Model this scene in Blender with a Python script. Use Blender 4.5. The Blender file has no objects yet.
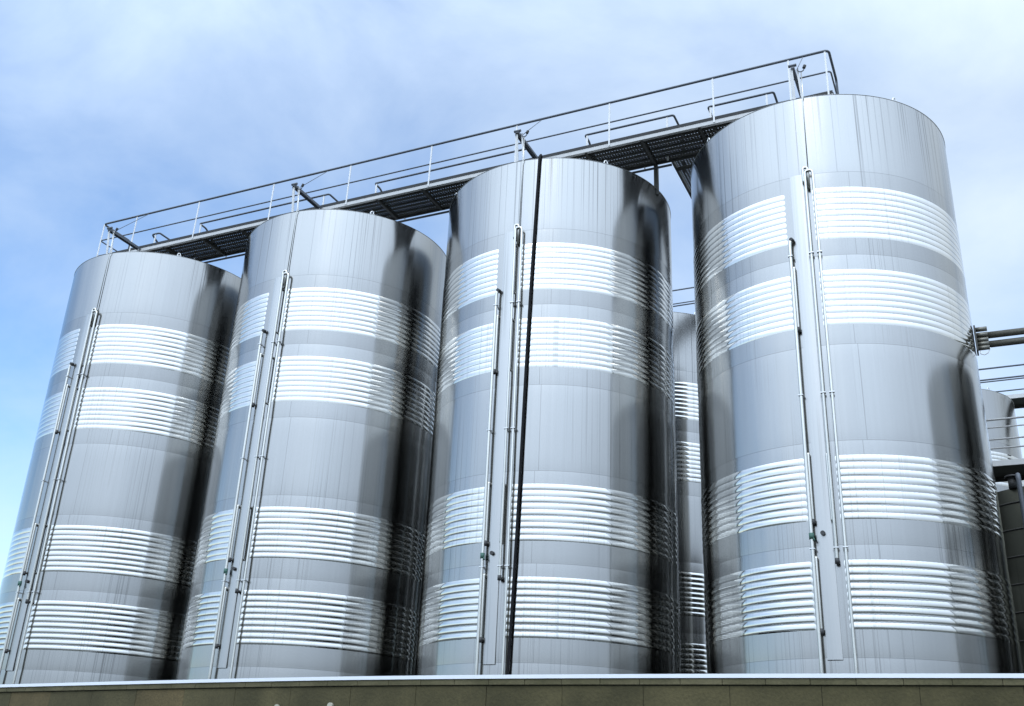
import bpy, bmesh, math, random
from mathutils import Vector, Matrix

random.seed(7)
scene = bpy.context.scene
COL = scene.collection
S = 2.5                      # tank radius in metres
EYE = 1.6                    # eye height of the photographer
DH = Vector((0.90162219, -0.43252448))      # direction of the tank row
DN = Vector((0.43252448, 0.90162219))       # away from the camera
P0 = Vector((-3.70031489, 10.08175583))     # first tank axis
ROT = math.atan2(DH.y, DH.x)
SP = 2.2606981
RIM = 4.86035                # rim height over the eye (tank radii)
HT = RIM * S + EYE           # rim height over the ground
F_PX, PITCH, ROLL = 1032.897, 0.41000, 0.04530


def W(a, o, z):
    """row coordinates (tank radii: along, behind, above rim) -> metres"""
    q = P0 + a * DH + o * DN
    return Vector((q.x * S, q.y * S, HT + z * S))


def L(a, o, z=None, zm=None):
    """the same, local to an empty that stands at row origin on the ground"""
    return Vector((a * S, o * S, HT + z * S if zm is None else zm))


# ------------------------------------------------------------------ materials
def new_mat(name):
    m = bpy.data.materials.new(name)
    m.use_nodes = True
    nt = m.node_tree
    b = nt.nodes['Principled BSDF']
    return m, nt, b


def nd(nt, typ, **kw):
    n = nt.nodes.new(typ)
    for k, v in kw.items():
        setattr(n, k, v)
    return n


def lk(nt, a, b):
    nt.links.new(a, b)


def math_n(nt, op, a, b=None, c=None, clamp=False):
    n = nd(nt, 'ShaderNodeMath', operation=op, use_clamp=clamp)
    for i, v in enumerate((a, b, c)):
        if v is None:
            continue
        if isinstance(v, (int, float)):
            n.inputs[i].default_value = v
        else:
            lk(nt, v, n.inputs[i])
    return n.outputs[0]


def ramp(nt, fac, p0, c0, p1, c1):
    r = nd(nt, 'ShaderNodeValToRGB')
    r.color_ramp.elements[0].position = p0
    r.color_ramp.elements[0].color = c0
    r.color_ramp.elements[1].position = p1
    r.color_ramp.elements[1].color = c1
    lk(nt, fac, r.inputs[0])
    return r.outputs[0]


def g(v, a=1.0):
    return (v, v, v, a)


def steel_mat(name, base=(0.325, 0.324, 0.314), rough=0.17, aniso=0.85, streak=1.0, seams=False,
              rot=0.25, rough_var=0.05, bump=0.0):
    m, nt, b = new_mat(name)
    uv = nd(nt, 'ShaderNodeUVMap', uv_map='UVMap')
    oi = nd(nt, 'ShaderNodeObjectInfo')
    sep = nd(nt, 'ShaderNodeSeparateXYZ')
    lk(nt, uv.outputs[0], sep.inputs[0])
    u, v = sep.outputs[0], sep.outputs[1]
    off = math_n(nt, 'MULTIPLY', oi.outputs['Random'], 91.0)

    def noise(su, sv, detail=3.0, w=0.0):
        cb = nd(nt, 'ShaderNodeCombineXYZ')
        lk(nt, math_n(nt, 'MULTIPLY', u, su), cb.inputs[0])
        lk(nt, math_n(nt, 'MULTIPLY', v, sv), cb.inputs[1])
        lk(nt, math_n(nt, 'ADD', off, w), cb.inputs[2])
        n = nd(nt, 'ShaderNodeTexNoise')
        n.inputs['Scale'].default_value = 1.0
        n.inputs['Detail'].default_value = detail
        lk(nt, cb.outputs[0], n.inputs['Vector'])
        return n.outputs[0]

    broad = noise(1.3, 0.12, 3.0, 3.0)
    fine = noise(16.0, 0.22, 3.0, 11.0)
    grain = noise(1.1, 55.0, 2.0, 17.0)
    # rain streaks: thin vertical marks that come and go down the wall
    gate = noise(0.8, 0.25, 2.0, 23.0)
    thin = noise(34.0, 0.10, 1.0, 31.0)
    st = math_n(nt, 'MULTIPLY',
                math_n(nt, 'MULTIPLY_ADD', thin, 7.0, -3.95, clamp=True),
                math_n(nt, 'MULTIPLY_ADD', gate, 4.0, -1.7, clamp=True))
    cmul = math_n(nt, 'MULTIPLY_ADD', fine, 0.09 * streak, 1.0 - 0.045 * streak)
    cmul = math_n(nt, 'MULTIPLY', cmul, math_n(nt, 'MULTIPLY_ADD', broad, 0.20 * streak, 1.0 - 0.10 * streak))
    cmul = math_n(nt, 'MULTIPLY', cmul, math_n(nt, 'MULTIPLY_ADD', st, -0.42 * streak, 1.0))
    if seams:
        # weld beads: one ring every 0.667 R, one upright joint per plate course
        crs = math_n(nt, 'DIVIDE', math_n(nt, 'SUBTRACT', HT, v), 0.667 * S)
        fr = math_n(nt, 'FRACT', crs)
        dist = math_n(nt, 'MINIMUM', fr, math_n(nt, 'SUBTRACT', 1.0, fr))
        ring = math_n(nt, 'SUBTRACT', 1.0, math_n(nt, 'DIVIDE', dist, 0.0034), clamp=True)
        wn = nd(nt, 'ShaderNodeTexWhiteNoise', noise_dimensions='1D')
        lk(nt, math_n(nt, 'ADD', math_n(nt, 'FLOOR', crs), 5.0), wn.inputs['W'])
        uj = math_n(nt, 'MULTIPLY_ADD', wn.outputs[0], 0.5, 0.42)
        du = math_n(nt, 'ABSOLUTE', math_n(nt, 'SUBTRACT', u, uj))
        vert = math_n(nt, 'SUBTRACT', 1.0, math_n(nt, 'DIVIDE', du, 0.010), clamp=True)
        top = math_n(nt, 'LESS_THAN', v, HT - 0.05)
        # the plates of one course come from another batch and are duller
        dull = math_n(nt, 'COMPARE', math_n(nt, 'FLOOR', crs), 1.0, 0.1)
        cmul = math_n(nt, 'MULTIPLY', cmul, math_n(nt, 'MULTIPLY_ADD', dull, -0.13, 1.0))
        cmul = math_n(nt, 'MULTIPLY', cmul, math_n(nt, 'MULTIPLY_ADD', wn.outputs[0], 0.08, 0.95))
        seam = math_n(nt, 'MULTIPLY', math_n(nt, 'MAXIMUM', ring, math_n(nt, 'MULTIPLY', vert, 0.55)), top)
        cmul = math_n(nt, 'MULTIPLY', cmul, math_n(nt, 'MULTIPLY_ADD', seam, -0.50, 1.0))
    mix = nd(nt, 'ShaderNodeVectorMath', operation='SCALE')
    mix.inputs[0].default_value = base
    lk(nt, cmul, mix.inputs['Scale'])
    lk(nt, mix.outputs[0], b.inputs['Base Color'])
    b.inputs['Metallic'].default_value = 1.0
    r = math_n(nt, 'MULTIPLY_ADD', broad, rough_var, rough - rough_var * 0.5)
    r = math_n(nt, 'ADD', r, math_n(nt, 'MULTIPLY_ADD', fine, rough_var * 0.8, -rough_var * 0.4))
    r = math_n(nt, 'ADD', r, math_n(nt, 'MULTIPLY', st, 0.08 * streak))
    lk(nt, r, b.inputs['Roughness'])
    b.inputs['Anisotropic'].default_value = aniso
    b.inputs['Anisotropic Rotation'].default_value = rot
    tg = nd(nt, 'ShaderNodeTangent', direction_type='UV_MAP', uv_map='UVMap')
    lk(nt, tg.outputs[0], b.inputs['Tangent'])
    if bump:
        bp = nd(nt, 'ShaderNodeBump')
        bp.inputs['Strength'].default_value = 1.0
        bp.inputs['Distance'].default_value = bump
        h = math_n(nt, 'MULTIPLY_ADD', noise(9.0, 0.07, 2.0, 47.0), 0.9 * streak, math_n(nt, 'MULTIPLY', noise(0.7, 0.7, 2.0, 41.0), 6.0))
        lk(nt, h, bp.inputs['Height'])
        lk(nt, bp.outputs[0], b.inputs['Normal'])
    return m


def plain_mat(name, col, rough=0.5, metal=0.0, var=0.15, scale=6.0, bump=0.0):
    m, nt, b = new_mat(name)
    tc = nd(nt, 'ShaderNodeTexCoord')
    n = nd(nt, 'ShaderNodeTexNoise')
    n.inputs['Scale'].default_value = scale
    n.inputs['Detail'].default_value = 5.0
    lk(nt, tc.outputs['Object'], n.inputs['Vector'])
    f = math_n(nt, 'MULTIPLY_ADD', n.outputs[0], 2 * var, 1.0 - var)
    mx = nd(nt, 'ShaderNodeVectorMath', operation='SCALE')
    mx.inputs[0].default_value = col
    lk(nt, f, mx.inputs['Scale'])
    lk(nt, mx.outputs[0], b.inputs['Base Color'])
    b.inputs['Metallic'].default_value = metal
    lk(nt, math_n(nt, 'MULTIPLY_ADD', n.outputs[0], 0.2, rough - 0.1), b.inputs['Roughness'])
    if bump:
        bp = nd(nt, 'ShaderNodeBump')
        bp.inputs['Distance'].default_value = bump
        lk(nt, n.outputs[0], bp.inputs['Height'])
        lk(nt, bp.outputs[0], b.inputs['Normal'])
    return m


M = {}
M['shell'] = steel_mat('brushed_steel_shell', seams=True, bump=0.0004)
M['jacket'] = steel_mat('pressed_steel_jacket', base=(0.58, 0.572, 0.545), rough=0.075, aniso=0.35,
                        streak=0.55, rough_var=0.04, bump=0.0004)
M['plate'] = steel_mat('cover_plate_steel', base=(0.38, 0.38, 0.37), rough=0.30, aniso=0.6, streak=0.6)
M['pipe'] = plain_mat('stainless_pipe', (0.52, 0.51, 0.47), 0.32, 1.0, 0.10, 3.0)
M['lug'] = plain_mat('lug_steel', (0.55, 0.55, 0.54), 0.4, 1.0)
M['dark_joint'] = plain_mat('black_joint', (0.03, 0.03, 0.03), 0.6)
M['green'] = plain_mat('green_paint', (0.035, 0.10, 0.075), 0.6)
M['rail'] = plain_mat('galvanised_rail', (0.075, 0.085, 0.10), 0.5, 0.2)
M['post'] = plain_mat('pale_post', (0.60, 0.60, 0.59), 0.45)
M['stringer'] = plain_mat('galvanised_stringer', (0.44, 0.44, 0.43), 0.5, 0.0)
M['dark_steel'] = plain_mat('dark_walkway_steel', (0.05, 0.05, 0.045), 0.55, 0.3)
M['kick'] = plain_mat('black_kick_plate', (0.016, 0.017, 0.017), 0.75)
M['dull_pipe'] = plain_mat('dull_pipe', (0.16, 0.155, 0.13), 0.45, 0.6)
M['cap'] = plain_mat('weathered_cap', (0.34, 0.32, 0.25), 0.7)
M['hose'] = plain_mat('black_rubber', (0.008, 0.008, 0.009), 0.75)
M['hose'].node_tree.nodes['Principled BSDF'].inputs['Specular IOR Level'].default_value = 0.15
M['flashing'] = plain_mat('white_flashing', (0.64, 0.66, 0.70), 0.35, 0.0, 0.05)
M['ground'] = plain_mat('yard_gravel', (0.050, 0.055, 0.046), 0.9, 0.0, 0.35, 0.7)


def stone_mat(name, c1, c2, scale=2.0):
    m, nt, b = new_mat(name)
    tc = nd(nt, 'ShaderNodeTexCoord')
    n1 = nd(nt, 'ShaderNodeTexNoise')
    n1.inputs['Scale'].default_value = scale
    n1.inputs['Detail'].default_value = 6.0
    n2 = nd(nt, 'ShaderNodeTexNoise')
    n2.inputs['Scale'].default_value = 38.0
    n2.inputs['Detail'].default_value = 4.0
    n3 = nd(nt, 'ShaderNodeTexNoise')
    n3.inputs['Scale'].default_value = 0.6
    for n in (n1, n2, n3):
        lk(nt, tc.outputs['Object'], n.inputs['Vector'])
    f = math_n(nt, 'ADD', math_n(nt, 'MULTIPLY', n1.outputs[0], 0.65), math_n(nt, 'MULTIPLY', n3.outputs[0], 0.35))
    col = ramp(nt, f, 0.38, (*c1, 1), 0.64, (*c2, 1))
    sc = nd(nt, 'ShaderNodeVectorMath', operation='SCALE')
    lk(nt, col, sc.inputs[0])
    lk(nt, math_n(nt, 'MULTIPLY_ADD', n2.outputs[0], 0.7, 0.65), sc.inputs['Scale'])
    lk(nt, sc.outputs[0], b.inputs['Base Color'])
    b.inputs['Roughness'].default_value = 0.9
    bp = nd(nt, 'ShaderNodeBump')
    bp.inputs['Distance'].default_value = 0.006
    lk(nt, n2.outputs[0], bp.inputs['Height'])
    lk(nt, bp.outputs[0], b.inputs['Normal'])
    return m


M['block'] = stone_mat('mossy_concrete_block', (0.038, 0.032, 0.010), (0.078, 0.064, 0.025))
M['block_tan'] = stone_mat('tan_concrete_block', (0.050, 0.038, 0.012), (0.105, 0.076, 0.030))
M['mortar'] = stone_mat('dark_mortar', (0.018, 0.016, 0.011), (0.03, 0.027, 0.02))
M['coping'] = stone_mat('coping_concrete', (0.060, 0.053, 0.022), (0.105, 0.090, 0.045), 3.0)


# ------------------------------------------------------------------ mesh helpers
def mesh_obj(name, verts, faces, mat, parent=None, smooth=False, uvs=None, loc=None):
    me = bpy.data.meshes.new(name)
    me.from_pydata([tuple(v) for v in verts], [], faces)
    if uvs is not None:
        lay = me.uv_layers.new(name='UVMap')
        for lp in me.loops:
            lay.data[lp.index].uv = uvs[lp.vertex_index]
    me.materials.append(mat)
    if smooth:
        me.polygons.foreach_set('use_smooth', [True] * len(me.polygons))
    me.update()
    o = bpy.data.objects.new(name, me)
    COL.objects.link(o)
    if parent:
        o.parent = parent
    if loc is not None:
        o.location = loc
    return o


class MB:
    def __init__(self):
        self.v, self.f, self.sm = [], [], []

    def box(self, c, h, ax=None):
        """box at centre c, half sizes h, axes ax (3 vectors)"""
        ax = ax or (Vector((1, 0, 0)), Vector((0, 1, 0)), Vector((0, 0, 1)))
        c = Vector(c)
        k = len(self.v)
        for sx, sy, sz in ((-1, -1, -1), (1, -1, -1), (1, 1, -1), (-1, 1, -1), (-1, -1, 1), (1, -1, 1), (1, 1, 1), (-1, 1, 1)):
            self.v.append(c + ax[0] * (sx * h[0]) + ax[1] * (sy * h[1]) + ax[2] * (sz * h[2]))
        for q in ((0, 3, 2, 1), (4, 5, 6, 7), (0, 1, 5, 4), (1, 2, 6, 5), (2, 3, 7, 6), (3, 0, 4, 7)):
            self.f.append(tuple(k + i for i in q))
            self.sm.append(False)
        return self

    def bar(self, p, q, w, h, up=Vector((0, 0, 1))):
        p, q = Vector(p), Vector(q)
        d = (q - p)
        ln = d.length
        d.normalize()
        s = d.cross(up)
        if s.length < 1e-4:
            s = d.cross(Vector((1, 0, 0)))
        s.normalize()
        t = s.cross(d)
        return self.box((p + q) / 2, (ln / 2, w / 2, h / 2), (d, s, t))

    def tube(self, pts, r, n=10, caps=True):
        pts = [Vector(p) for p in pts]
        k = len(self.v)
        prev = None
        m = len(pts)
        for i, p in enumerate(pts):
            if i == 0:
                d = pts[1] - p
            elif i == m - 1:
                d = p - pts[i - 1]
            else:
                d = (pts[i + 1] - p).normalized() + (p - pts[i - 1]).normalized()
            d.normalize()
            if prev is None:
                a = Vector((0, 0, 1)) if abs(d.z) < 0.9 else Vector((1, 0, 0))
                s = d.cross(a).normalized()
            else:
                s = (prev - d * prev.dot(d)).normalized()
            prev = s
            t = d.cross(s)
            for j in range(n):
                an = 2 * math.pi * j / n
                self.v.append(p + s * (r * math.cos(an)) + t * (r * math.sin(an)))
        for i in range(m - 1):
            for j in range(n):
                a0 = k + i * n + j
                a1 = k + i * n + (j + 1) % n
                self.f.append((a0, a1, a1 + n, a0 + n))
                self.sm.append(True)
        if caps:
            self.f.append(tuple(k + j for j in reversed(range(n))))
            self.f.append(tuple(k + (m - 1) * n + j for j in range(n)))
            self.sm += [False, False]
        return self

    def build(self, name, mat, parent=None):
        o = mesh_obj(name, self.v, self.f, mat, parent)
        o.data.polygons.foreach_set('use_smooth', self.sm)
        return o


def rounded(pts, r, n=6):
    """polyline with rounded corners"""
    pts = [Vector(p) for p in pts]
    out = [pts[0]]
    for i in range(1, len(pts) - 1):
        a, b, c = pts[i - 1], pts[i], pts[i + 1]
        d1, d2 = (a - b), (c - b)
        rr = min(r, d1.length * 0.49, d2.length * 0.49)
        p1, p2 = b + d1.normalized() * rr, b + d2.normalized() * rr
        for k in range(n + 1):
            t = k / n
            out.append(p1 * (1 - t) ** 2 + b * (2 * t * (1 - t)) + p2 * t ** 2)
    out.append(pts[-1])
    return out


def empty(name, loc, rz=0.0):
    o = bpy.data.objects.new(name, None)
    o.location = loc
    o.rotation_euler = (0, 0, rz)
    o.empty_display_size = 0.3
    COL.objects.link(o)
    return o


def tag(o, label, cat, group=None):
    o['label'] = label
    o['category'] = cat
    if group:
        o['group'] = group
    return o


def copy_tree(o, parent=None):
    kids = [c for c in o.children]
    c = o.copy()
    COL.objects.link(c)
    c.parent = parent
    for k in kids:
        copy_tree(k, c)
    return c


# ------------------------------------------------------------------ the tank
SEAM = 0.667 * S


def shell_radius(z):
    """plate courses are drawn in a little at every ring weld"""
    r = S
    for k in range(1, 9):
        zs = HT - SEAM * k
        r -= 0.0050 * math.exp(-abs(z - zs) / 0.15)
    return r


def cyl(az, r, z):
    t = math.radians(az)
    return Vector((r * math.sin(t), -r * math.cos(t), z))


def revolve(name, rows, mat, parent, nseg=180):
    """rows: (r, z, v); seam of the uv map at the back"""
    vs, fs, uv = [], [], []
    for (r, z, v) in rows:
        for j in range(nseg + 1):
            az = -180 + 360 * j / nseg
            vs.append(cyl(az, r, z))
            uv.append((math.radians(az) * S, v))
    n = nseg + 1
    for i in range(len(rows) - 1):
        for j in range(nseg):
            fs.append((i * n + j, i * n + j + 1, (i + 1) * n + j + 1, (i + 1) * n + j))
    o = mesh_obj(name, vs, fs, mat, parent, True, uv)
    return o


BAND = 0.432 * S
RIDGES = 9


def jacket_mesh(side):
    azs = []
    if side < 0:
        lo, hi = -177.0, -3.5
    else:
        lo, hi = 4.0, 177.0
    a = 0.0
    span = hi - lo
    while a < span - 1e-6:
        azs.append(a)
        e = min(a, span - a)
        a += 0.3 if e < 4.5 else 1.5
    azs.append(span)
    inner = (lambda t: hi - t) if side < 0 else (lambda t: lo + t)
    margin = 1.7 if side < 0 else 1.0
    NR = RIDGES * 14
    flat = 0.018
    # (height, ridge step, stand-off); the two edge rows are doubled so that the fold stays crisp
    rows = [(0.0, None, -0.002), (0.0, None, 0.010), (0.0005, None, 0.010), (flat, None, 0.012)]
    for k in range(1, NR):
        rows.append((flat + (BAND - 2 * flat) * k / NR, k, 0.012))
    rows += [(BAND - flat, None, 0.012), (BAND - 0.0005, None, 0.010), (BAND, None, 0.010), (BAND, None, -0.002)]
    vs, fs, uv = [], [], []
    ru = random.Random(5 if side < 0 else 9)
    waves = [(ru.uniform(0.04, 0.16), ru.uniform(0, 6.28)) for _ in range(5)]
    for (h, k, edge) in rows:
        for t in azs:
            az = inner(t)
            env = min(1.0, max(0.0, (t - margin) / 1.3))
            env = env * env * (3 - 2 * env)
            # the panel is creased at its upright joints
            for js in ((36.0, 108.0) if side < 0 else (52.0, 120.0)):
                dj = abs(t - js)
                if dj < 1.2:
                    env *= 0.6 + 0.4 * (dj / 1.2)
            wob = sum(math.sin(f * t + p0 + 0.25 * h) for f, p0 in waves) / 5
            if k is None:
                bul = 0.0
            else:
                ph = k / NR * RIDGES
                wr = math.sin(3.1 * int(ph) + 0.11 * t) * 0.10
                bul = 0.0069 * abs(math.sin(math.pi * ph)) * (1.0 + 0.55 * wob + wr)
            if t == 0.0 or t == azs[-1]:
                edge = -0.002
            vs.append(cyl(az, S + edge + bul * env, h - BAND))
            uv.append((math.radians(az) * S, h + 3.0))
    n = len(azs)
    for i in range(len(rows) - 1):
        for j in range(n - 1):
            if i in (1, len(rows) - 3):
                continue
            q = (i * n + j, i * n + j + 1, (i + 1) * n + j + 1, (i + 1) * n + j)
            fs.append(q if side > 0 else tuple(reversed(q)))
    return vs, fs, uv


def zr(rel):
    return HT + rel * S


def tank_part(mb, name, mat, root):
    return mb.build(name, mat, root)


def make_tank():
    root = empty('steel_tank', (0, 0, 0))
    # shell
    zs = set([0.0, HT])
    for k in range(0, 9):
        z0 = HT - SEAM * k
        for d in (-.44, -.32, -.23, -.16, -.11, -.07, -.04, -.018, -.005, 0.005, .018, .04, .07, .11, .16, .23, .32, .44):
            z = z0 + d
            if 0 <= z <= HT:
                zs.add(z)
        zm = z0 - SEAM / 2
        if zm > 0:
            zs.add(zm)
    rows = [(shell_radius(z), z, z) for z in sorted(zs)]
    revolve('shell', rows, M['shell'], root)
    # rim: small rolled lip
    rr = []
    for k in range(9):
        an = math.pi * 2 * k / 8
        rr.append((S + 0.001 + 0.006 * math.cos(an), HT + 0.002 + 0.006 * math.sin(an), HT))
    revolve('rim', list(rr), M['plate'], root)
    # cone roof
    revolve('roof', [(S - 0.004, HT - 0.01, 0), (S * 0.6, HT + 0.20, 1.1), (0.35, HT + 0.42, 2.2), (0.34, HT + 0.50, 2.3), (0.001, HT + 0.52, 2.6)],
            M['plate'], root, 72)
    # cooling jackets
    proto = {}
    for side in (-1, 1):
        vs, fs, uv = jacket_mesh(side)
        first = True
        for top in (-0.785, -1.440, -2.757, -3.420):
            if first:
                o = mesh_obj('cooling_jacket', vs, fs, M['jacket'], root, True, uv)
                proto[side] = o
                first = False
            else:
                o = proto[side].copy()
                COL.objects.link(o)
                o.parent = root
            o.location = (0, 0, zr(top))
    # cover plate between the jackets
    vs, fs, uv = [], [], []
    azl = [-2.75, -2.7, -1.8, -0.6, 0.6, 1.6, 2.35, 2.4]
    prof = [0.001, 0.020, 0.024, 0.026, 0.026, 0.024, 0.020, 0.001]
    zlist = [zr(-4.02), zr(-4.015), zr(-3.0), zr(-2.0), zr(-1.0), zr(-0.665), zr(-0.66)]
    for i, z in enumerate(zlist):
        for a, p in zip(azl, prof):
            pp = -0.015 if i in (0, len(zlist) - 1) else p
            vs.append(cyl(a, S + pp, z))
            uv.append((math.radians(a) * S, z))
    n = len(azl)
    for i in range(len(zlist) - 1):
        for j in range(n - 1):
            fs.append((i * n + j, i * n + j + 1, (i + 1) * n + j + 1, (i + 1) * n + j))
    mesh_obj('cover_plate', vs, fs, M['plate'], root, False, uv)

    so = 0.085                                   # stand-off of the pipe runs
    def P(az, rel, out=so):
        return cyl(az, S + out, zr(rel))
    # left supply pipe, elbow into the top jacket
    mb = MB().tube(rounded([P(-3.3, -1.195, 0.0), P(-4.2, -1.195), P(-4.5, -1.23), P(-4.5, -4.0), cyl(-4.5, S + so, 0.3)], 0.06), 0.029, 10)
    sup = mb.build('supply_pipe', M['pipe'], root)
    MB().tube([P(-3.5, -1.190, 0.03), P(-3.85, -1.190, 0.11)], 0.034, 10).build('joint', M['dark_joint'], sup)
    # pipe with hairpin
    mb = MB().tube(rounded([P(3.3, -3.440, 0.0), P(3.3, -3.440), P(3.3, -0.655), P(6.3, -0.655), P(6.3, -4.0), cyl(6.3, S + so, 0.3)], 0.075), 0.024, 10)
    ret = mb.build('return_pipe', M['pipe'], root)
    MB().tube([P(3.3, -3.425, so), P(3.3, -3.458, so)], 0.034, 10).tube([P(3.3, -3.442, 0.02), P(3.45, -3.452, 0.105)], 0.030, 10).build('joint', M['dark_joint'], ret)
    # gooseneck into the top right jacket
    mb = MB().tube(rounded([P(2.6, -0.74, 0.0), P(2.6, -0.74, 0.06), P(2.6, -0.62, 0.06), P(4.4, -0.62, 0.05), P(4.4, -0.80, 0.05)], 0.07), 0.024, 10)
    mb.build('vent_pipe', M['pipe'], root)
    # jacket manifolds
    for az, t0, t1, r in ((-3.75, -1.40, -1.872, 0.024), (-3.75, -2.742, -3.185, 0.024), (-3.75, -3.405, -3.85, 0.024),
                          (3.15, -0.785, -1.215, 0.021), (3.15, -1.44, -1.87, 0.021), (2.7, -2.755, -3.19, 0.021)):
        mb = MB().tube(rounded([P(az, t0 - 0.02, 0.0), P(az, t0, 0.055), P(az, t1, 0.055), P(az, t1, 0.0)], 0.03), r, 8)
        mo = mb.build('manifold_pipe', M['pipe'], root)
        if az < 0:
            MB().tube([P(az, t1 + 0.012, 0.055), P(az - 0.1, t1 - 0.022, 0.06)], 0.036, 8).build('joint', M['dark_joint'], mo)
    # small black sampling port and the green valve
    MB().tube([cyl(-0.8, S + 0.0, zr(-3.262)), cyl(-0.8, S + 0.07, zr(-3.262))], 0.036, 12).build('sample_port', M['dark_joint'], root)
    mb = MB().tube([P(-4.5, -3.262), P(-4.5, -3.30)], 0.040, 10)
    mb.tube([P(-4.5, -3.28), P(-3.4, -3.31, so + 0.02)], 0.016, 8)
    mb.build('valve', M['green'], root)
    # pipe clamps
    for rel in (-1.32, -2.35, -3.36):
        for az in (6.3, 3.3, -4.5):
            if az == 3.3 and rel < -3.4:
                continue
            mb = MB().bar(P(az - 0.9, rel, so), P(az + 0.9, rel, so), 0.072, 0.016)
            mb.bar(P(az, rel, 0.0), P(az, rel, so), 0.014, 0.020)
            mb.build('pipe_clamp', M['lug'], root)
    # thin level rod that rises over the rim to a fork
    q = lambda az, rel, out: cyl(az, S + out, zr(rel))
    mb = MB().tube([q(4.6, -0.62, 0.03), q(4.8, -0.03, 0.03), q(5.2, 0.0, 0.045), q(5.2, 0.225, 0.045)], 0.0085, 8)
    rod = mb.build('level_rod', M['pipe'], root)
    b0 = q(5.2, 0.225, 0.045)
    ax = Vector((1, 0, 0))
    pts = [b0 + ax * (-0.055) + Vector((0, 0, 0.10))] + [b0 + ax * (0.055 * math.sin(t)) + Vector((0, 0, 0.05 - 0.05 * math.cos(t)))
            for t in [math.radians(x) for x in (-90, -60, -30, 0, 30, 60, 90)]] + [b0 + ax * 0.058 + Vector((0, 0, 0.075))]
    MB().tube(pts, 0.011, 8).build('fork', M['rail'], rod)
    c = b0 + ax * 0.066 + Vector((0, 0, 0.095))
    MB().tube([c - ax * 0.012 - Vector((0, 0, .03)), c - ax * 0.004 - Vector((0, 0, .012)), c + ax * 0.006 + Vector((0, 0, .012)), c + ax * 0.012 + Vector((0, 0, .03))], 0.030, 10).build('knob', M['dark_joint'], rod)
    # lifting lugs
    for az in (-45, 45, 135, -135):
        t = cyl(az + 90, 1.0, 0)
        c0 = cyl(az, S - 0.03, HT)
        mb = MB()
        pp = [c0 - t * 0.036 + Vector((0, 0, -0.06)), c0 - t * 0.034 + Vector((0, 0, 0.05))]
        for k in range(1, 8):
            an = math.pi * k / 8
            pp.append(c0 + t * (-0.032 * math.cos(an)) + Vector((0, 0, 0.055 + 0.04 * math.sin(an))))
        pp += [c0 + t * 0.034 + Vector((0, 0, 0.05)), c0 + t * 0.036 + Vector((0, 0, -0.06))]
        mb.tube(pp, 0.013, 8)
        mb.bar(c0 - t * 0.055 + Vector((0, 0, 0.015)), c0 + t * 0.055 + Vector((0, 0, 0.015)), 0.024, 0.024)
        mb.build('lifting_lug', M['lug'], root)
    return root


GROUP = 'tall steel storage tanks with ribbed cooling bands'
GROUND_REL = -HT / S
proto = make_tank()
tank_list = [  # wholly hidden tanks are added to block sky, so the front steel reflects dark
    (0, 0.0, 1.0, 'stainless steel storage tank with ribbed bands at the far left end of the front row'),
    (SP, 0.0, 1.0, 'ribbed stainless steel tank second from the left, beside the tank that carries the black hose'),
    (2 * SP, 0.0, 1.0, 'streaky stainless steel tank with a black hose running down its front'),
    (3 * SP, 0.0, 1.0, 'largest, nearest stainless steel tank under the right end of the walkway'),
    (-0.07, 3.03, 1.0, 'unseen steel tank added to the second row to darken reflections, wholly hidden behind the far left front tank'),
    (2.19, 3.03, 1.0, 'unseen steel tank added to the second row to darken reflections, wholly hidden behind the second front tank'),
    (6.71, 3.03, 1.0, 'unseen steel tank added to the second row to darken reflections, wholly hidden behind the nearest front tank'),
    (4.45, 3.03, 1.0, 'steel tank half hidden behind, showing only in the narrow gap between two front tanks'),
    (2.8, 6.06, 1.0, 'unseen steel tank added to the third row to darken reflections, wholly hidden behind the rows in front of it'),
    (5.02, 6.06, 1.0, 'unseen steel tank added to the third row to darken reflections, beside the distant tank, hidden by tanks in front'),
    (7.285, 6.2, 0.91, 'distant steel tank with its rim behind the railings at the right edge'),
]
for i, (a, o, sc, lab) in enumerate(tank_list):
    t = proto if i == 0 else copy_tree(proto)
    t.location = W(a, o, GROUND_REL)
    t.rotation_euler = (0, 0, ROT)
    t.scale = (sc, sc, 1.0)
    tag(t, lab, 'tank', GROUP)

# a shorter neighbour just outside the picture, to the right of the row
t = copy_tree(proto)
t.location = W(4 * SP + 0.12, 0.0, GROUND_REL - 1.78)
t.rotation_euler = (0, 0, ROT)
tag(t, 'shorter steel tank standing right of the nearest tank, outside the photo edge', 'tank', GROUP)

# black hose down the front of the third tank
c3 = 2 * SP
def hp(az, rel, out):
    v = cyl(az, S + out, zr(rel))
    return Vector((v.x + c3 * S, v.y, v.z))
root = W(0, 0, GROUND_REL)
pts = [hp(7.6, -4.7, 0.085)]
for k in range(0, 13):
    f = k / 12
    pts.append(hp(8.0 + 4.9 * f + 0.22 * math.sin(7 * f), -4.2 + 4.17 * f, 0.080))
pts += [hp(13.3, 0.012, 0.06), hp(13.4, 0.035, 0.0), hp(13.2, 0.04, -0.12), hp(12.0, 0.06, -0.5), hp(10.0, 0.10, -0.9)]
ho = MB().tube(pts, 0.025, 10).build('black_hose', M['hose'])
ho.location = root
ho.rotation_euler = (0, 0, ROT)
tag(ho, 'thick black hose hanging down the front of the streaky third tank', 'hose')

# ------------------------------------------------------------------ walkway over the front row
wk = empty('walkway', W(0, 0, GROUND_REL), ROT)
tag(wk, 'long steel walkway with railings running above the front row of tanks', 'walkway')
A0, A1 = -0.575, 7.045
OF, OB = -0.60, -0.205
ZT, ZB = 0.292, 0.238


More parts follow.
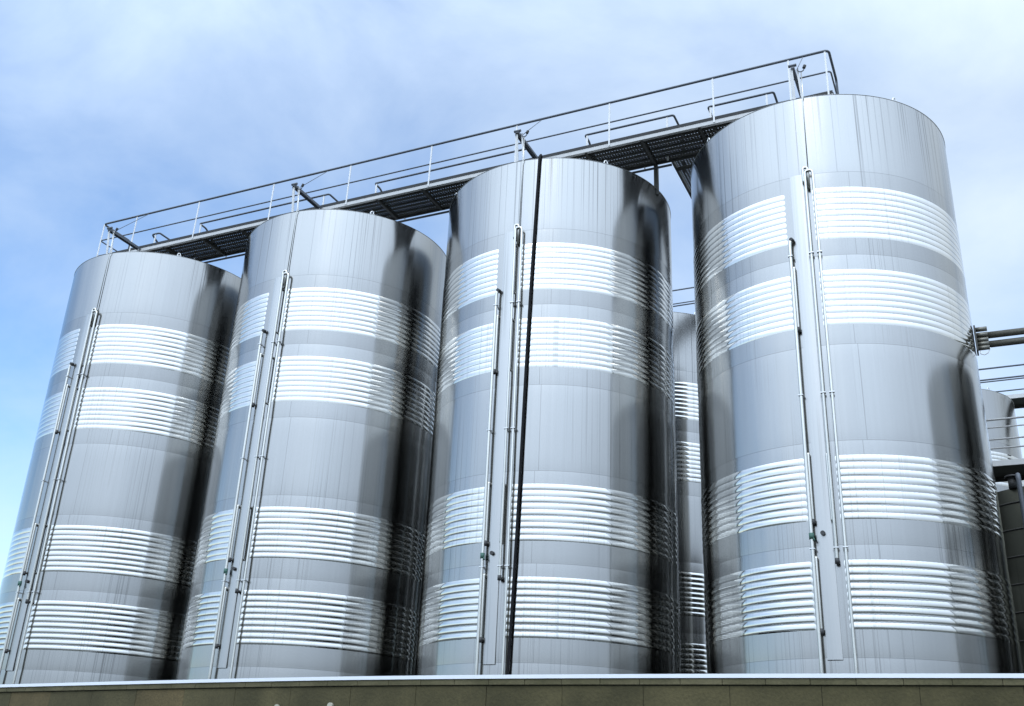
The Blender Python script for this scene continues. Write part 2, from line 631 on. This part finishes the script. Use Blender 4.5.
def grating(parent, a0, a1, o0, o1, ztop, planks, name='deck_grating', pitch=0.062):
    """perforated steel planks with down-turned edges"""
    vs, fs = [], []
    la, wo = (a1 - a0) * S, (o1 - o0) * S
    nx = int(la / pitch)
    ny = int(wo / pitch)
    px, py = la / nx, wo / ny
    h = 0.37
    for i in range(nx):
        for j in range(ny):
            x0, y0 = a0 * S + i * px, o0 * S + j * py
            k = len(vs)
            for (u, v) in ((0, 0), (1, 0), (1, 1), (0, 1), (h, h), (1 - h, h), (1 - h, 1 - h), (h, 1 - h)):
                vs.append((x0 + u * px, y0 + v * py, HT + ztop * S))
            for q in range(4):
                fs.append((k + q, k + (q + 1) % 4, k + 4 + (q + 1) % 4, k + 4 + q))
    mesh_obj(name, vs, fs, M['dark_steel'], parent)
    mb = MB()
    for p in range(planks + 1):
        o = o0 + (o1 - o0) * p / planks
        o = min(max(o, o0 + 0.004), o1 - 0.004)
        mb.box(((a0 + a1) / 2 * S, o * S, HT + ztop * S - 0.032), ((a1 - a0) / 2 * S, 0.006, 0.03))
    mb.build('plank_edge', M['dark_steel'], parent)


grating(wk, A0, A1, OF + 0.012, OB - 0.008, ZT - 0.012, 6)
# front stringer: pale channel with a dark kick plate on it
mb = MB().box(((A0 + A1) / 2 * S, OF * S, HT + (ZB + 0.274) / 2 * S), ((A1 - A0) / 2 * S, 0.012, (0.274 - ZB) / 2 * S))
mb.box(((A0 + A1) / 2 * S, OF * S + 0.035, HT + ZB * S + 0.006), ((A1 - A0) / 2 * S, 0.022, 0.006))
mb.build('stringer', M['stringer'], wk)
MB().box(((A0 + A1) / 2 * S, OF * S - 0.006, HT + 0.288 * S), ((A1 - A0) / 2 * S, 0.012, 0.036)).build('kick_plate', M['kick'], wk)
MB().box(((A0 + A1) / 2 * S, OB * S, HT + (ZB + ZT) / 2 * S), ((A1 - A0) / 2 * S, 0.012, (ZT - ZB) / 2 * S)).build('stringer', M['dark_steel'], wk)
for a in (A0, A1):
    MB().box((a * S, (OF + OB) / 2 * S, HT + (ZB + ZT) / 2 * S), (0.012, (OB - OF) / 2 * S - 0.014, (ZT - ZB) / 2 * S)).build('end_channel', M['dark_steel'], wk)
for a in (-0.15, 0.346, 0.836, 1.325, 1.82, 2.31, 2.915, 3.40, 3.90, 4.45, 5.0, 5.495, 5.985, 6.46, 6.88):
    MB().box((a * S, (OF + OB) / 2 * S, HT + ZB * S + 0.035), (0.028, (OB - OF) / 2 * S - 0.016, 0.04)).build('cross_beam', M['dark_steel'], wk)
# tube slung under the rear edge
MB().tube([L(A0 + 0.2, OB, 0.208), L(5.64, OB, 0.208)], 0.026, 8).build('conduit', M['rail'], wk)
for a in (0.85, 2.0, 3.0, 4.2, 5.40):
    MB().bar(L(a, OB, 0.208), L(a, OB, 0.238), 0.02, 0.02).build('conduit_hanger', M['post'], wk)
# front railing
RT, RMID = 0.695, 0.490
cor = [L(A0, OB, ZT), L(A0, OB, RT), L(A0, OF, RT), L(A1, OF, RT), L(A1, OB, RT), L(A1, OB, ZT)]
MB().tube(rounded(cor, 0.10), 0.026, 10).build('top_rail', M['rail'], wk)
cor = [L(A0, OB, RMID), L(A0, OF, RMID), L(A1, OF, RMID), L(A1, OB, RMID)]
MB().tube(rounded(cor, 0.07), 0.017, 8).build('mid_rail', M['rail'], wk)
for a in (A0 + 0.012, -0.10, 0.741, 1.683, 2.587, 3.474, 4.34, 5.215, 6.114, 6.729, A1 - 0.03):
    MB().bar(L(a, OF, ZB + 0.01) + Vector((0, -0.02, 0)), L(a, OF, RT) + Vector((0, -0.004, -0.02)), 0.034, 0.014, Vector((0, 1, 0))).build('rail_post', M['post'], wk)
MB().bar(L(A0, OB, ZB), L(A0, OB, ZT), 0.05, 0.05).build('rail_post', M['post'], wk)
# rear hand rails: bars returned backwards at both ends
for a0, a1 in ((-0.231, -0.127), (0.43, 2.09), (2.63, 4.305), (4.85, 5.675), (5.98, 6.54)):
    ob = -0.235
    pts = [L(a0, ob + 0.30, RT - 0.12), L(a0, ob + 0.10, RT), L(a0, ob, RT), L(a1, ob, RT), L(a1, ob + 0.26, RT), L(a1, ob + 0.30, ZT)]
    if a1 - a0 < 0.3:
        pts = [L(a0, ob + 0.10, RT - .05), L(a0, ob, RT), L(a1, ob, RT), L(a1, ob + 0.26, RT)]
    MB().tube(rounded(pts, 0.06), 0.025, 10).build('hand_rail', M['rail'], wk)
    for a in ((a0 + 0.02, a1 - 0.06) if a1 - a0 > 0.3 else ((a0 + a1) / 2,)):
        MB().bar(L(a, ob, ZB), L(a, ob, RT) - Vector((0, 0, 0.02)), 0.040, 0.014, Vector((0, 1, 0))).build('rail_post', M['post'], wk)
# hinged arms reaching out over the front rims, each held by a chain
for i in range(4):
    c = i * SP + 0.035
    arm = MB()
    z = 0.272
    if i == 3:
        arm.bar(L(c, -1.035, z), L(c, OF - 0.012, z), 0.060, 0.075)
    else:
        arm.bar(L(c, -1.035, z), L(c, OF - 0.012, z), 0.080, 0.030)
        arm.bar(L(c - 0.018, -1.03, z - 0.012), L(c - 0.018, OF - 0.012, z - 0.012), 0.014, 0.05)
        arm.bar(L(c + 0.018, -1.03, z - 0.012), L(c + 0.018, OF - 0.012, z - 0.012), 0.014, 0.05)
    ao = arm.build('hinged_arm', M['rail'], wk)
    MB().bar(L(c - 0.012, -0.985, 0.01), L(c - 0.012, -1.02, z - 0.01), 0.055, 0.02, Vector((0, 1, 0))).build('arm_leg', M['post'], ao)
    MB().bar(L(c + 0.045, -0.985, 0.01), L(c + 0.03, -1.00, z - 0.01), 0.035, 0.02, Vector((0, 1, 0))).build('arm_leg', M['post'], ao)
    MB().tube([L(c + 0.02, -0.97, z + 0.01), L(c + 0.03, OF, RT - 0.005)], 0.008, 6).build('chain', M['rail'], ao)
    MB().tube([L(c - 0.03, -1.03, z + 0.012), L(c + 0.03, -1.03, z + 0.012)], 0.028, 8).build('hinge_pin', M['rail'], ao)
# stub columns standing on the shoulders of the tanks, and the roof stands
for a, o in ((5.497, -0.192),):
    MB().bar(L(a, o, -0.06), L(a, o, ZB), 0.085, 0.085, Vector((0, 1, 0))).build('column', M['dark_steel'], wk)
for i in range(4):
    MB().bar(L(i * SP + 0.3, -0.40, 0.05), L(i * SP + 0.3, -0.40, ZB + 0.006), 0.08, 0.08, Vector((0, 1, 0))).build('column', M['dark_steel'], wk)

# gangway that leaves the walkway towards the tanks behind
gw = empty('gangway', W(0, 0, GROUND_REL), ROT)
tag(gw, 'dark gangway leading back from the walkway between the third and nearest tanks', 'gangway')
grating(gw, 5.65, 6.05, OB + 0.012, 2.35, ZT - 0.012, 4)
for a in (5.64, 6.06):
    MB().box((a * S, (OB + 2.35) / 2 * S + 0.01, HT + (ZB + ZT) / 2 * S), (0.014, (2.35 - OB) / 2 * S - 0.02, (ZT - ZB) / 2 * S)).build('stringer', M['dark_steel'], gw)
for k in range(6):
    o = OB + 0.15 + 0.42 * k
    MB().box((5.85 * S, o * S, HT + ZB * S + 0.035), (0.20 * S, 0.025, 0.035)).build('cross_beam', M['dark_steel'], gw)

# ------------------------------------------------------------------ walkways behind
def simple_walkway(name, label, a0, a1, o0, o1, zoff, rails, post_step, rear_rails=True):
    e = empty(name, W(0, 0, GROUND_REL), ROT)
    tag(e, label, 'walkway')
    zb, zt = ZB + zoff, ZT + zoff
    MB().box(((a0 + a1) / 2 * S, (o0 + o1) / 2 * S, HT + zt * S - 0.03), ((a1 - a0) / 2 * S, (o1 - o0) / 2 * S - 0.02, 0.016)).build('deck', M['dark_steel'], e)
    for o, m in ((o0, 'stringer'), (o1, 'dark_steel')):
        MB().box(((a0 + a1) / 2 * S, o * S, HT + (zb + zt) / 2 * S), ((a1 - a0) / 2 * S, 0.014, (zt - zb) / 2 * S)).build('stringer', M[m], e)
    n = int((a1 - a0) / 0.6)
    for k in range(n + 1):
        a = a0 + (a1 - a0) * (k + 0.5) / (n + 1)
        MB().box((a * S, (o0 + o1) / 2 * S, HT + zb * S + 0.045), (0.03, (o1 - o0) / 2 * S - 0.02, 0.04)).build('cross_beam', M['dark_steel'], e)
    for o in ((o0, o1) if rear_rails else (o0,)):
        for rz, rr, mt in rails:
            MB().tube([L(a0, o, zoff + rz), L(a1, o, zoff + rz)], rr, 8).build('rail', M[mt], e)
        n = max(1, int((a1 - a0) / post_step))
        for k in range(n + 1):
            a = a0 + (a1 - a0) * k / n
            MB().bar(L(a, o, zb), L(a, o, zoff + rails[0][0]), 0.05, 0.03, Vector((0, 1, 0))).build('rail_post', M['post'], e)
    return e


simple_walkway('walkway', 'far walkway behind, its thin rails visible in the gap left of the nearest tank',
               3.55, 6.6, 3.0, 3.4, 0.0, [(0.697, 0.022, 'rail'), (0.522, 0.018, 'rail')], 1.08)
simple_walkway('walkway', 'high distant walkway with two rails at the right edge, above the distant tank',
               7.4, 10.6, 6.59, 7.0, 0.0, [(0.692, 0.03, 'rail'), (0.505, 0.024, 'rail')], 0.8)
# low platform with four rails
lp = simple_walkway('platform', 'low grey platform with four closely spaced rails at the right edge',
                    7.30, 10.2, 3.0, 3.55, -1.965,
                    [(0.705, 0.026, 'stringer'), (0.625, 0.018, 'stringer'), (0.505, 0.022, 'stringer'), (0.415, 0.020, 'stringer')], 0.97, False)
lp['category'] = 'platform'

# short dark tank under the low platform
dt = empty('squat_tank', W(8.40, 3.70, GROUND_REL), ROT)
tag(dt, 'dark squat tank with hoop seams below the low platform at the right edge', 'tank')
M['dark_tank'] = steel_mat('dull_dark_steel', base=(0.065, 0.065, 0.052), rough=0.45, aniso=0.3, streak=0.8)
top = HT - 1.985 * S
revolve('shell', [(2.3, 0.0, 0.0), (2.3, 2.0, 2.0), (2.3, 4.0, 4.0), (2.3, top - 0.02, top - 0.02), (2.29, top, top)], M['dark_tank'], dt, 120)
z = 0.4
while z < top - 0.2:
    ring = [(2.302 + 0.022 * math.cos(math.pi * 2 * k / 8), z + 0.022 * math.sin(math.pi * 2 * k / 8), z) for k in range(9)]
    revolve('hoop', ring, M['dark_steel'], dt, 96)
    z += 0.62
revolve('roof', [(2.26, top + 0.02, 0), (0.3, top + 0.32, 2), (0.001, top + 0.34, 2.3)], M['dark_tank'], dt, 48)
MB().tube([Vector((-1.1, -2.0, top)), Vector((-1.1, -2.0, top + 0.26))], 0.10, 12).tube([Vector((-1.1, -2.0, top + 0.26)), Vector((-1.1, -2.0, top + 0.30))], 0.16, 12).build('hatch', M['dark_joint'], dt)
d2 = copy_tree(dt)  # added out of view so the nearest tank's right edge reflects something dark
d2.location = W(10.45, 3.85, GROUND_REL)
tag(d2, 'second dark squat tank, added out of view further right to darken reflections', 'tank')
# drain pipe coming down in front of it
dp = empty('drain_pipe', W(8.0, 2.72, GROUND_REL), ROT)
tag(dp, 'grey drain pipe dropping from the low platform in front of the dark squat tank', 'pipe')
ptop = HT - 1.885 * S
MB().tube(rounded([(0.02, 0.75, ptop - 0.02), (0.02, 0.0, ptop - 0.02), (0.02, 0.0, 0.05)], 0.18), 0.055, 12).build('pipe', M['rail'], dp)
MB().tube([(0.42, 0.25, ptop + 0.1), (0.42, 0.25, 0.05)], 0.03, 8).build('pipe', M['dull_pipe'], dp)
MB().bar((-0.05, 0.03, 6.6), (0.5, 0.25, 6.6), 0.03, 0.03).build('bracket', M['dark_steel'], dp)
for zc in (2.2, 4.2, 6.0):
    MB().tube([(0.02, 0, zc), (0.02, 0, zc + 0.05)], 0.075, 12).build('collar', M['lug'], dp)

# pipe run leaving the right flank of the nearest tank
pr = empty('pipe_run', W(0, 0, GROUND_REL), ROT)
tag(pr, 'pair of long pipes with stub tubes running right from the nearest tank', 'pipe')
a_s = 7.79
for k, (zz, r) in enumerate(((-1.652, 0.062), (-1.723, 0.062))):
    MB().tube([L(a_s, 0.0, zz), L(9.9, 0.0, zz - 0.012)], r, 14).build('pipe', M['dull_pipe'], pr)
for zz in (-1.612, -1.655, -1.695, -1.726, -1.757):
    MB().tube([L(a_s + 0.005, -0.03, zz), L(a_s + 0.085, -0.03, zz)], 0.043, 12).build('stub_tube', M['dull_pipe'], pr)
MB().box(L(a_s + 0.004, -0.02, -1.69), (0.014, 0.14, 0.24)).build('mount_plate', M['dark_steel'], pr)
MB().tube([L(a_s + 0.02, -0.03, -1.765), L(a_s + 0.02, -0.03, -1.80), L(a_s + 0.045, -0.03, -1.812), L(a_s + 0.07, -0.03, -1.80), L(a_s + 0.09, -0.03, -1.76)], 0.008, 6).build('cable', M['post'], pr)
# ------------------------------------------------------------------ the wall in front
def ray(px, py):
    u, v = (px - 512) / F_PX, -(py - 353) / F_PX
    c, s = math.cos(ROLL), math.sin(ROLL)
    u, v = c * u - s * v, s * u + c * v
    cp, sp = math.cos(PITCH), math.sin(PITCH)
    return Vector((u, cp - sp * v, sp + cp * v))


ZW = 0.458 * S                # top of the wall over the eye
WALL = [(-10.0, 9.55), (-7.4, 9.78)]
plan = [(-3.46, 8.95), (-2.47, 8.92), (-0.62, 8.62), (0.35, 8.30), (1.36, 8.02), (2.46, 7.72), (3.62, 7.42)]
for (x, y) in ((0, 685.0), (140, 681.4), (275, 678.2), (410, 676.0), (550, 675.0), (690, 674.4), (860, 674.2), (1024, 674.2)):
    d = ray(x, y)
    p = d * (ZW / d.z)
    WALL.append((p.x, p.y))
WALL = WALL[2:]
d0 = Vector(WALL[0]) - Vector(WALL[1])
d1 = Vector(WALL[-1]) - Vector(WALL[-2])
WALL = [tuple(Vector(WALL[0]) + d0.normalized() * 7.0)] + WALL + [tuple(Vector(WALL[-1]) + d1.normalized() * 7.0)]
# resample smoothly
wp = [Vector(p) for p in WALL]
cum = [0.0]
for i in range(1, len(wp)):
    cum.append(cum[-1] + (wp[i] - wp[i - 1]).length)
def wall_at(s):
    s = min(max(s, 0), cum[-1] - 1e-5)
    for i in range(1, len(wp)):
        if s <= cum[i]:
            return wp[i - 1].lerp(wp[i], (s - cum[i - 1]) / (cum[i] - cum[i - 1]))
    return wp[-1]
def wall_pt(s):
    acc = Vector((0, 0))
    for k in range(-4, 5):
        acc += wall_at(s + 0.28 * k)
    return acc / 9
def wall_frame(s):
    p = wall_pt(s)
    t = (wall_pt(s + 0.05) - wall_pt(s - 0.05)).normalized()
    return p, Vector((t.x, t.y, 0)), Vector((-t.y, t.x, 0))

ztop = ZW + EYE
wl = empty('boundary_wall', (0, 0, 0))
p, t, n = wall_frame(cum[-1] / 2)
wl.location = (p.x, p.y, 0)
off0 = Vector((p.x, p.y, 0))
tag(wl, 'mossy concrete block wall with white capped coping in front of the tanks', 'wall')


def strip(name, mat, out, inn, z0, z1, ds=0.25):
    vs, fs = [], []
    k = 0
    s = 1.5
    while s < cum[-1] - 1.4:
        p, t, n = wall_frame(s)
        b = Vector((p.x, p.y, 0)) - off0
        for (oo, zz) in ((-out, z0), (-out, z1), (inn, z1), (inn, z0)):
            v = b + n * oo
            vs.append((v.x, v.y, zz))
        k += 1
        s += ds
    for i in range(k - 1):
        for j in range(4):
            a, b2 = i * 4 + j, i * 4 + (j + 1) % 4
            fs.append((a, a + 4, b2 + 4, b2))
    fs.append((3, 2, 1, 0))
    fs.append(tuple((k - 1) * 4 + j for j in range(4)))
    return mesh_obj(name, vs, fs, mat, wl)


strip('core', M['mortar'], 0.012, 0.24, 0.0, ztop - 0.04)
strip('flashing', M['flashing'], 0.052, 0.30, ztop - 0.036, ztop)
# coping stones and courses of blocks
d = ray(561.5, 682)
pj = d * ((ZW - 0.07) / d.z)
s_j = min((abs((wall_pt(k * 0.01) - Vector((pj.x, pj.y))).length), k * 0.01) for k in range(100, int(cum[-1] * 100) - 100))[1]
def blocks(name, z0, z1, length, phase, out, gap, mats):
    s = phase
    while s > 1.6:
        s -= length
    while s + length < cum[-1] - 1.5:
        if s > 1.5:
            m = random.choice(mats)
            p, t, n = wall_frame(s + length / 2)
            b = Vector((p.x, p.y, 0)) - off0
            jit = random.uniform(-0.002, 0.002)
            zz0, zz1 = z0 + gap / 2, z1 - gap / 2
            mb = MB().box(b + n * (-out + 0.06 + jit) + Vector((0, 0, (zz0 + zz1) / 2)), (length / 2 - gap / 2, 0.06, (zz1 - zz0) / 2), (t, n, Vector((0, 0, 1))))
            o = mb.build(name, m, wl)
            bv = o.modifiers.new('bevel', 'BEVEL')
            bv.width = 0.004
            bv.segments = 2
        s += length
blocks('coping_stone', ztop - 0.095, ztop - 0.038, 0.385, s_j, 0.040, 0.003, [M['coping']])
bl = [M['block'], M['block'], M['block'], M['block'], M['block'], M['block_tan']]
z1 = ztop - 0.099
for r in range(2):
    blocks('wall_block', z1 - 0.42, z1, 0.80, s_j + (0.40 if r % 2 else 0.0) , 0.020, 0.003, bl)
    z1 -= 0.42
strip('lower_wall', M['block'], 0.018, 0.22, 0.0, z1 - 0.01)
# pale round caps on the wall face
for (x, y, r) in ((279, 707.3, 0.028), (333.2, 706.2, 0.032)):
    dd = ray(x, y)
    s_b = min((abs((wall_pt(k * 0.02).x * dd.y - wall_pt(k * 0.02).y * dd.x)), k * 0.02) for k in range(100, int(cum[-1] * 50) - 100))[1]
    p, t, n = wall_frame(s_b)
    zz = dd.z / dd.xy.length * p.length + EYE
    b = Vector((p.x, p.y, 0)) - off0 + Vector((0, 0, zz))
    MB().tube([b - n * 0.015, b - n * 0.045, b - n * 0.055], r, 14).build('cap', M['cap'], wl)

# ------------------------------------------------------------------ ground
vs, fs = [], []
G = 1500
mesh = mesh_obj('ground', [(-G, -G, 0), (G, -G, 0), (G, G, 0), (-G, G, 0)], [(0, 1, 2, 3)], M['ground'])
mesh['kind'] = 'structure'

# ------------------------------------------------------------------ light
SUN_EL, SUN_AZ = 55.0, 200.0        # azimuth clockwise from +Y (camera looks along +Y)
world = bpy.data.worlds.new('World')
scene.world = world
world.use_nodes = True
nt = world.node_tree
bg = nt.nodes['Background']
sky = nd(nt, 'ShaderNodeTexSky', sky_type='NISHITA')
sky.sun_disc = False
sky.sun_elevation = math.radians(SUN_EL)
sky.sun_rotation = math.radians(SUN_AZ)
sky.air_density = 1.0
sky.dust_density = 0.5
sky.ozone_density = 1.5
tc = nd(nt, 'ShaderNodeTexCoord')
sep = nd(nt, 'ShaderNodeSeparateXYZ')
lk(nt, tc.outputs['Generated'], sep.inputs[0])
zc = math_n(nt, 'MAXIMUM', sep.outputs[2], 0.0)
den = math_n(nt, 'ADD', zc, 0.35)
cb = nd(nt, 'ShaderNodeCombineXYZ')
lk(nt, math_n(nt, 'DIVIDE', sep.outputs[0], den), cb.inputs[0])
lk(nt, math_n(nt, 'DIVIDE', sep.outputs[1], den), cb.inputs[1])
n1 = nd(nt, 'ShaderNodeTexNoise')
n1.inputs['Scale'].default_value = 3.3
n1.inputs['Detail'].default_value = 7.0
n1.inputs['Roughness'].default_value = 0.55
n1.inputs['Distortion'].default_value = 0.3
lk(nt, cb.outputs[0], n1.inputs['Vector'])
n2 = nd(nt, 'ShaderNodeTexNoise')
n2.inputs['Scale'].default_value = 0.7
n2.inputs['Detail'].default_value = 2.0
lk(nt, cb.outputs[0], n2.inputs['Vector'])
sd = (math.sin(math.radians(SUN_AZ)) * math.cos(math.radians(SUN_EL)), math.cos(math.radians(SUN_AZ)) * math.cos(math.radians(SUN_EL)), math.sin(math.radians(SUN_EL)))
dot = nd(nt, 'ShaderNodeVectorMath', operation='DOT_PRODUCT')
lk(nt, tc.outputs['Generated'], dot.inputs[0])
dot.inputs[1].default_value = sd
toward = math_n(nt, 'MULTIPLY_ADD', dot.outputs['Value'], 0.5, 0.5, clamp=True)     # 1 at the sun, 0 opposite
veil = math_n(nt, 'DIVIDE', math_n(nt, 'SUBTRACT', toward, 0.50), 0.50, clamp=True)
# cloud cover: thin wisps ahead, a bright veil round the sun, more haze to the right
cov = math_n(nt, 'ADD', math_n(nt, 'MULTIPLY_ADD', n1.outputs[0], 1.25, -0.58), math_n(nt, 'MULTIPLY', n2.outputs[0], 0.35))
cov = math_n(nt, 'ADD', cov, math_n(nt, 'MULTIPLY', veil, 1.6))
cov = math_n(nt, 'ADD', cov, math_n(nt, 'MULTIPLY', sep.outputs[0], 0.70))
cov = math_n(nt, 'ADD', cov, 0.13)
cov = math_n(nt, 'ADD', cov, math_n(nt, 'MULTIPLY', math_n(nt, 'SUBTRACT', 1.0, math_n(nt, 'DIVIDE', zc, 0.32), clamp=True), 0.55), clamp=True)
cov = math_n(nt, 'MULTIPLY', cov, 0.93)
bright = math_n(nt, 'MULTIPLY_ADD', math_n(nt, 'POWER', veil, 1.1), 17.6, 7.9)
# low sky behind the camera is dimmed so the lower steel reflects darker
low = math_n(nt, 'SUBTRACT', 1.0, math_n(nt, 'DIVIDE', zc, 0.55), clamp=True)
low_dim = math_n(nt, 'MULTIPLY', math_n(nt, 'MULTIPLY', low, math_n(nt, 'MULTIPLY_ADD', sep.outputs[1], -1.2, 0.1, clamp=True)), 0.52)
bright = math_n(nt, 'MULTIPLY', bright, math_n(nt, 'SUBTRACT', 1.0, low_dim))
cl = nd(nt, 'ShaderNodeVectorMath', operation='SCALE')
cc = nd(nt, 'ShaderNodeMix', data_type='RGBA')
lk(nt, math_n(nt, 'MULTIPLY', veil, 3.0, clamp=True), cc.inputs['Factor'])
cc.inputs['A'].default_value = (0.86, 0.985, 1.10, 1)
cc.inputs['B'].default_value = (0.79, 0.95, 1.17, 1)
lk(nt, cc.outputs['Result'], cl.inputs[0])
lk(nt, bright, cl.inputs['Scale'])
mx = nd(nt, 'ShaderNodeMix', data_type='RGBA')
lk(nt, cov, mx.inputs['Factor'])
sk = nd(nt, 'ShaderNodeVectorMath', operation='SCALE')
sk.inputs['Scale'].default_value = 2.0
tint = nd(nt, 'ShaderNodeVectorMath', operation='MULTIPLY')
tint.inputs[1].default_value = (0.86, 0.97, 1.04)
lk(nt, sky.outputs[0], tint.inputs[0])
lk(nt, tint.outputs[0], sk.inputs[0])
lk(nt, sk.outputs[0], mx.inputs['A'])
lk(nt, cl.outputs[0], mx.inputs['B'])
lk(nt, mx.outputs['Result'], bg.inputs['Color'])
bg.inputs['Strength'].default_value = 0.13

sl = bpy.data.lights.new('sun', 'SUN')
sl.energy = 0.8
sl.angle = math.radians(25.0)
sl.color = (1.0, 0.96, 0.90)
so_ = bpy.data.objects.new('sun', sl)
COL.objects.link(so_)
so_.rotation_euler = Vector(sd).to_track_quat('Z', 'Y').to_euler()

# ------------------------------------------------------------------ camera
cam = bpy.data.cameras.new('camera')
co = bpy.data.objects.new('camera', cam)
COL.objects.link(co)
cp, sp = math.cos(PITCH), math.sin(PITCH)
c, s = math.cos(ROLL), math.sin(ROLL)
right = Vector((1, 0, 0))
up = Vector((0, -sp, cp))
fw = Vector((0, cp, sp))
X = right * c + up * s
Y = right * (-s) + up * c
mat = Matrix((X, Y, -fw)).transposed().to_4x4()
mat.translation = Vector((0, 0, EYE))
co.matrix_world = mat
cam.sensor_width = 36.0
cam.lens = 36.0 * F_PX / 1024
cam.clip_start = 0.05
cam.clip_end = 5000
scene.camera = co

scene.view_settings.view_transform = 'Standard'
scene.view_settings.look = 'None'
scene.view_settings.exposure = 0.0
scene.view_settings.gamma = 1.0
scene.cycles.max_bounces = 10
scene.cycles.glossy_bounces = 8
